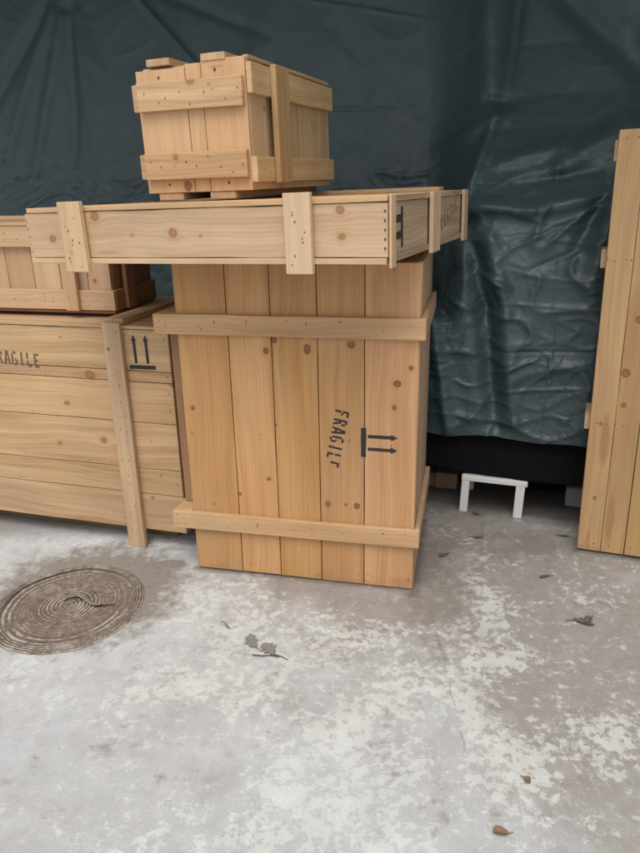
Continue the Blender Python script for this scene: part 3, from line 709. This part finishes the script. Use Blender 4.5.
mb = MB(); mb.box(.022, .0415, .28, .30, .022, .030, g='z', bid=.5); mb.bm.free()
for x0 in (-.360, -.155):
    x0 *= k2
    mb = MB(); mb.box(x0, x0 + .085, -.004, DF, HF - .002, HF + .019, g='y', bid=.7); mb.build('skid', wF2, F_)
    mb = MB(); mb.box(x0 - .01, x0 + .085, .004, DF, -.0215, .001, g='y', bid=.3); mb.build('skid', wF2, F_)

# ------------------------------------------------------------------ white stool, block
WP = NT('chipped_white_paint'); wnn = WP.noise(WP.n('TexCoord').outputs['Object'], 28.0, 6.0, .65)
WP.set(Base_Color=WP.mix(WP.ramp(wnn, [(.30, 0.0), (.36, 1.0)]), (0.26, 0.23, 0.20), (0.66, 0.65, 0.63)), Roughness=.5); WP.bump(wnn, .3, .001); WP = WP.m
S = empty('low_stool', (.675, 2.955, 0), (0, 0, -.335), 'low white painted stool with square legs standing under the black sheet', 'stool')
mb = MB(); mb.box(0, .304, 0, .30, .165, .192, g='x', bev=.003); mb.build('stool_top', WP, S)
for x0, x1 in ((0.001, .038), (.253, .294)):
    for y0 in (.001, .262):
        mb = MB(); mb.box(x0, x1, y0, y0 + .036, 0, .164, g='z', bev=.003, xf=lambda p: Vector((p.x + (.164 - p.z) * (-.03), p.y, p.z))); mb.build('leg', WP, S)
HB = MB(); HB.box(-1.3, .95, .36, .60, 0, .42, g='x', bev=.01, jit=.02)  # unseen block added to blacken the gap behind the stool
o = HB.build('gap_filler', K.m); o.location = W0; o.rotation_euler = (0, 0, -YW)
tag(o, 'unseen black filler block added to darken the gap behind the white stool', 'filler block')
Bk = MB(); Bk.box(0, .115, 0, .1, .0, .085, g='x', bev=.003); Bk.box(-.05, -.002, .01, .1, .0, .075, g='y', bev=.003)
o = Bk.build('wood_block', wood('old_wood_block', (0.36, 0.235, 0.15), (0.26, 0.155, 0.09)))
o.location = (.598, 3.24, .0); o.rotation_euler = (0, 0, -.3)
tag(o, 'small brown wood offcut on the floor left of the white stool', 'wood block')
CB = NT('grey_concrete_block'); cn = CB.noise(CB.n('TexCoord').outputs['Object'], 20.0, 6.0, .6); CB.set(Base_Color=CB.mix(cn, (0.22, 0.22, 0.22), (0.36, 0.36, 0.35)), Roughness=.9); CB.bump(cn, .5, .003)
mb = MB(); mb.box(0, .2, 0, .1, 0, .10, g='x', bev=.004); o = mb.build('concrete_block', CB.m)
o.location = (1.20, 2.99, 0); o.rotation_euler = (0, 0, -.35)
tag(o, 'grey concrete block in the dark under the sheet beside the tall right crate', 'concrete block')

# ------------------------------------------------------------------ manhole cover
MH = empty('manhole_cover', (-.985, 2.225, 0), (0, 0, .2), 'round worn manhole cover with caked concentric rings set in the floor', 'manhole cover')
MC = NT('dirty_ringed_iron')
hat = MC.n('Attribute', attribute_name='ht').outputs['Fac']
mo = MC.n('TexCoord').outputs['Object']
mn = MC.noise(mo, 16.0, 8.0, .68); mn2 = MC.noise(mo, 60.0, 5.0, .7)
light_f = MC.math('MULTIPLY', MC.ramp(hat, [(.45, 0.0), (.75, 1.0)]), MC.math('MULTIPLY', MC.ramp(mn, [(.42, 0.0), (.52, 1.0)]), MC.ramp(mn2, [(.38, 0.15), (.52, 1.0)])))
cc = MC.mix(MC.ramp(mn2, [(.35, 0.0), (.7, 1.0)]), (0.125, 0.098, 0.076), (0.235, 0.195, 0.158))
cc = MC.mix(MC.math('MULTIPLY', MC.ramp(hat, [(.0, 1.0), (.3, 0.0)]), .6), cc, (0.075, 0.06, 0.05))
cc = MC.mix(MC.math('MULTIPLY', light_f, .6), cc, (0.56, 0.51, 0.44))
MC.b.inputs['Specular IOR Level'].default_value = .12; MC.set(Base_Color=cc, Roughness=.95); MC.bump(MC.math('ADD', mn2, mn), .6, .003)
def rings(name, r0, r1, nr, na, hf, closed=False):
    V, F, H = [], [], []
    for i in range(nr + 1):
        r = r0 + (r1 - r0) * i / nr
        for j in range(na):
            a = 2 * math.pi * j / na; hgt, t = hf(r, a)
            rr = r * (1 + .03 * noise.noise(Vector((math.cos(a) * 1.5, math.sin(a) * 1.5, 3))) + .012 * noise.noise(Vector((math.cos(a) * 5, math.sin(a) * 5, 3))))
            V.append((rr * math.cos(a), rr * math.sin(a) * 1.02, hgt)); H.append(t)
    for i in range(nr):
        for j in range(na):
            k_ = (j + 1) % na; F.append((i * na + j, (i + 1) * na + j, (i + 1) * na + k_, i * na + k_))
    o = mesh_obj(name, V, F, MC.m, MH, smooth=True)
    at = o.data.attributes.new('ht', 'FLOAT', 'POINT'); at.data.foreach_set('value', H)
    return o
def hf_cover(r, a):
    x, y = r * math.cos(a), r * math.sin(a)
    sp = r + .006 * noise.noise(Vector((x * 6, y * 6, 0)))
    ph = (sp / (.015 if r < .12 else .0145 if r < .2 else .0235)) % 1.0
    t = (.5 + .5 * math.cos(6.283 * ph)) ** 1.7
    n_ = noise.noise(Vector((x * 11, y * 11, 5))) + .6 * noise.noise(Vector((x * 30, y * 30, 9)))
    # caked worn areas to the right
    ur = sstep(-.2, .9, math.cos(a - .75)) * sstep(.10, .17, r)
    cake = max(sstep(.115, .135, r) * sstep(.205, .190, r) * .85, ur * .85, .8 * sstep(.0, .4, noise.noise(Vector((x * 18, y * 18, 6)))))
    t = t * (1 - .85 * cake) + .38 * cake
    return (.0035 + .0018 * t + .0018 * n_) * (1 if r > .004 else 1), max(0, min(1, t + .25 * n_))
rings('cover_disc', .002, .246, 170, 260, hf_cover)
def hf_rim(r, a):
    t = math.sin(math.pi * min(1, max(0, (r - .250) / .03))) ; t2 = .5 + .5 * math.cos((r - .250) / .0105 * 6.283)
    n_ = noise.noise(Vector((math.cos(a) * 6, math.sin(a) * 6, r * 30)))
    e_ = sstep(.286, .276, r)
    return max(.0004, (.002 + .005 * t2 + .001 * n_) * e_ + .0006), max(0, min(1, t2 * .9 + .3 * n_))
rings('frame_ring', .249, .286, 24, 260, hf_rim)
# torn strip lying on the cover
MT = NT('crusted_grey_fabric'); f_ = MT.noise(MT.n('TexCoord').outputs['Object'], 60, 5); MT.set(Base_Color=MT.mix(f_, (0.17, 0.14, 0.115), (0.33, 0.28, 0.235)), Roughness=.95)
pts = [(-1.01, 2.245, .012), (-.985, 2.265, .017), (-.955, 2.263, .024), (-.925, 2.245, .020), (-.895, 2.222, .013), (-.865, 2.205, .018), (-.835, 2.205, .024), (-.805, 2.212, .013)]
V, F = [], []; N = 56
for i in range(N + 1):
    t = i / N * (len(pts) - 1); a = min(int(t), len(pts) - 2); p = Vector(pts[a]).lerp(Vector(pts[a + 1]), t - a)
    wd = .013 * (.35 + math.sin(math.pi * (i + .5) / (N + 1)) * .8 + .5 * noise.noise(Vector((i * .35, 0, 0))))
    for k_ in range(4):
        f = k_ / 3 - .5
        V.append((p.x + .2 * f * wd, p.y + f * 2 * wd, p.z + .004 * noise.noise(Vector((i * .5, k_, 1))) - .010 * (f + .5) * 1.0 + .004))
for i in range(N):
    for k_ in range(3): F.append((i * 4 + k_, i * 4 + k_ + 4, i * 4 + k_ + 5, i * 4 + k_ + 1))
o = mesh_obj('torn_strip', V, F, MT.m, smooth=True); md = o.modifiers.new('t', 'SOLIDIFY'); md.thickness = .002
tag(o, 'grey brown torn strip of crusted material lying across the manhole cover', 'debris strip')

# ------------------------------------------------------------------ leaves and bits
def leafmat(name, c1, c2):
    M = NT(name); n_ = M.noise(M.n('TexCoord').outputs['Object'], 90.0, 4.0, .6); M.set(Base_Color=M.mix(n_, c1, c2), Roughness=.85); return M.m
LM = {'dark': leafmat('dark_dead_leaf', (0.06, 0.050, 0.042), (0.14, 0.115, 0.095)), 'brown': leafmat('brown_dead_leaf', (0.13, 0.075, 0.04), (0.24, 0.15, 0.085)), 'grey': leafmat('grey_rotten_leaf', (0.14, 0.13, 0.115), (0.25, 0.235, 0.21))}
def leaf(x, y, L, wd, ang, mat, label, name='dead_leaf', cat='leaf', curl=.35, seed=0, lobes=0.0):
    V, F = [], []; N, Mh = 12, 6
    for i in range(N + 1):
        t = i / N; half = wd / 2 * (math.sin(math.pi * min(.985, max(.02, t)) ** .8) ** .8) * (1 + lobes * math.sin(t * 23 + seed) + .25 * noise.noise(Vector((t * 6, seed, 1))))
        for j in range(Mh + 1):
            f = j / Mh * 2 - 1
            lx = (t - .5) * L; ly = f * half + .12 * L * math.sin(t * 3 + seed)
            z = .0015 + abs(f) ** 1.6 * half * curl + L * .10 * (t - .5) ** 2 * 2 + .10 * wd * abs(noise.noise(Vector((t * 4, f * 2, seed + 4))))
            V.append((lx, ly, z))
    for i in range(N):
        for j in range(Mh): a = i * (Mh + 1) + j; F.append((a, a + Mh + 1, a + Mh + 2, a + 1))
    # stalk
    b = len(V); s0 = (L * .46, .12 * L * math.sin(3 + seed))
    for (dx, dz) in ((0, .002), (L * .16, .003), (L * .30, .002)):
        for q_ in ((0, -.0011, 0), (0, .0011, 0), (0, 0, .0018)): V.append((s0[0] + dx, s0[1] + q_[1] + dx * .3, dz + q_[2]))
    for i in range(2):
        for q_ in range(3): F.append((b + i * 3 + q_, b + i * 3 + (q_ + 1) % 3, b + (i + 1) * 3 + (q_ + 1) % 3, b + (i + 1) * 3 + q_))
    o = mesh_obj(name, V, F, LM[mat], smooth=True); o.location = (x, y, .0005); o.rotation_euler = (0, 0, ang)
    tag(o, label, cat, group='dead leaves scattered on the concrete'); return o
leaf(-.247, 1.978, .085, .040, -1.15, 'grey', 'large grey lobed dead leaf lying in the foreground below the upright crate', lobes=.35, seed=3, curl=.08)
leaf(-.195, 1.930, .070, .050, -.7, 'grey', 'broad crumpled grey leaf touching the large lobed one in the foreground', lobes=.3, seed=7, curl=.1)
leaf(.935, 2.046, .075, .030, 2.9, 'dark', 'dark curled dead leaf on the floor in front of the tall right crate', seed=2, curl=.5, lobes=.2)
leaf(.962, 2.062, .050, .030, .5, 'dark', 'small dark leaf overlapping the curled one in front of the tall right crate', seed=5, curl=.5)
leaf(.424, 1.216, .040, .026, .1, 'brown', 'reddish brown leaf nearest the camera at the bottom of the picture', seed=1, curl=.6)
leaf(.531, 1.370, .026, .020, 2.2, 'brown', 'small brown leaf on a pale patch a little beyond the nearest leaf', seed=9, curl=.6)
leaf(.747, 2.922, .045, .030, -.6, 'dark', 'dark leaf lying between the legs of the white stool', seed=8, curl=.4)
leaf(.700, 2.690, .052, .022, 2.9, 'dark', 'thin dark leaf on the bare concrete in front of the white stool', seed=6, curl=.3)
leaf(1.087, 2.685, .050, .018, 2.6, 'dark', 'narrow dark leaf beside the foot of the tall right crate', seed=11, curl=.2)
leaf(.898, 2.352, .050, .020, .1, 'dark', 'flat dark leaf halfway between the stool and the foreground', seed=12, curl=.3)
leaf(.522, 2.536, .050, .030, .6, 'dark', 'ragged dark leaf scrap close beside the right foot of the upright crate', seed=13, curl=.2, lobes=.4)
leaf(-.355, 2.074, .050, .010, 2.4, 'grey', 'thin grey twig-like leaf left of the large grey lobed leaf', seed=14, curl=.3)
# twigs
def twig(pts, r, label, mat='dark'):
    V, F = [], []
    for i, p in enumerate(pts):
        rr = r * (1 - .5 * i / len(pts))
        for q_ in range(5):
            a = q_ / 5 * 6.283; V.append((p[0] + rr * .6 * math.cos(a), p[1] + rr * math.cos(a), p[2] + rr * math.sin(a)))
    for i in range(len(pts) - 1):
        for q_ in range(5): F.append((i * 5 + q_, i * 5 + (q_ + 1) % 5, (i + 1) * 5 + (q_ + 1) % 5, (i + 1) * 5 + q_))
    tag(mesh_obj('twig', V, F, LM[mat], smooth=True), label, 'twig', group='twigs by the grey leaves')
twig([(-.245, 1.905, .003), (-.215, 1.899, .003), (-.18, 1.900, .003), (-.155, 1.893, .003)], .003, 'short straight twig along the lower edge of the grey leaves')
twig([(-.175, 1.905, .004), (-.15, 1.893, .006), (-.125, 1.876, .003)], .002, 'thin crooked twig sticking out right of the grey leaves')
# grit
V, F = [], []
cl = [(.54, 2.4, .07, .18, 60), (.5, 2.55, .06, .1, 40), (.85, 1.9, .3, .3, 60), (.55, 2.0, .4, .4, 70), (.8, 2.7, .4, .15, 50), (0, 1.7, .9, .5, 50), (-.5, 2.45, .3, .15, 40), (.4, 2.15, .12, .25, 40), (-1.0, 2.2, .3, .3, 30)]
for (x0, y0, sx, sy, n) in cl:
    for i in range(n):
        x, y = random.gauss(x0, sx), random.gauss(y0, sy); r = .0009 + .0022 * R() ** 3; b = len(V)
        if -.6 < x < .35 and y > 2.26 - .22 * (x - .35): continue
        ca = R() * 6.28
        for (a, bb, c) in ((1, 0, 0), (-.5, .9, 0), (-.5, -.9, 0), (.1, .1, .9)):
            a2, b2 = a * math.cos(ca) - bb * math.sin(ca), a * math.sin(ca) + bb * math.cos(ca)
            V.append((x + r * a2 * (1 + R()), y + r * b2, r * c + .0002))
        F += [(b, b + 1, b + 3), (b + 1, b + 2, b + 3), (b + 2, b, b + 3)]
o = mesh_obj('grit', V, F, LM['brown']); tag(o, 'fine dark grit and leaf crumbs scattered over the concrete', 'grit', kind='stuff')
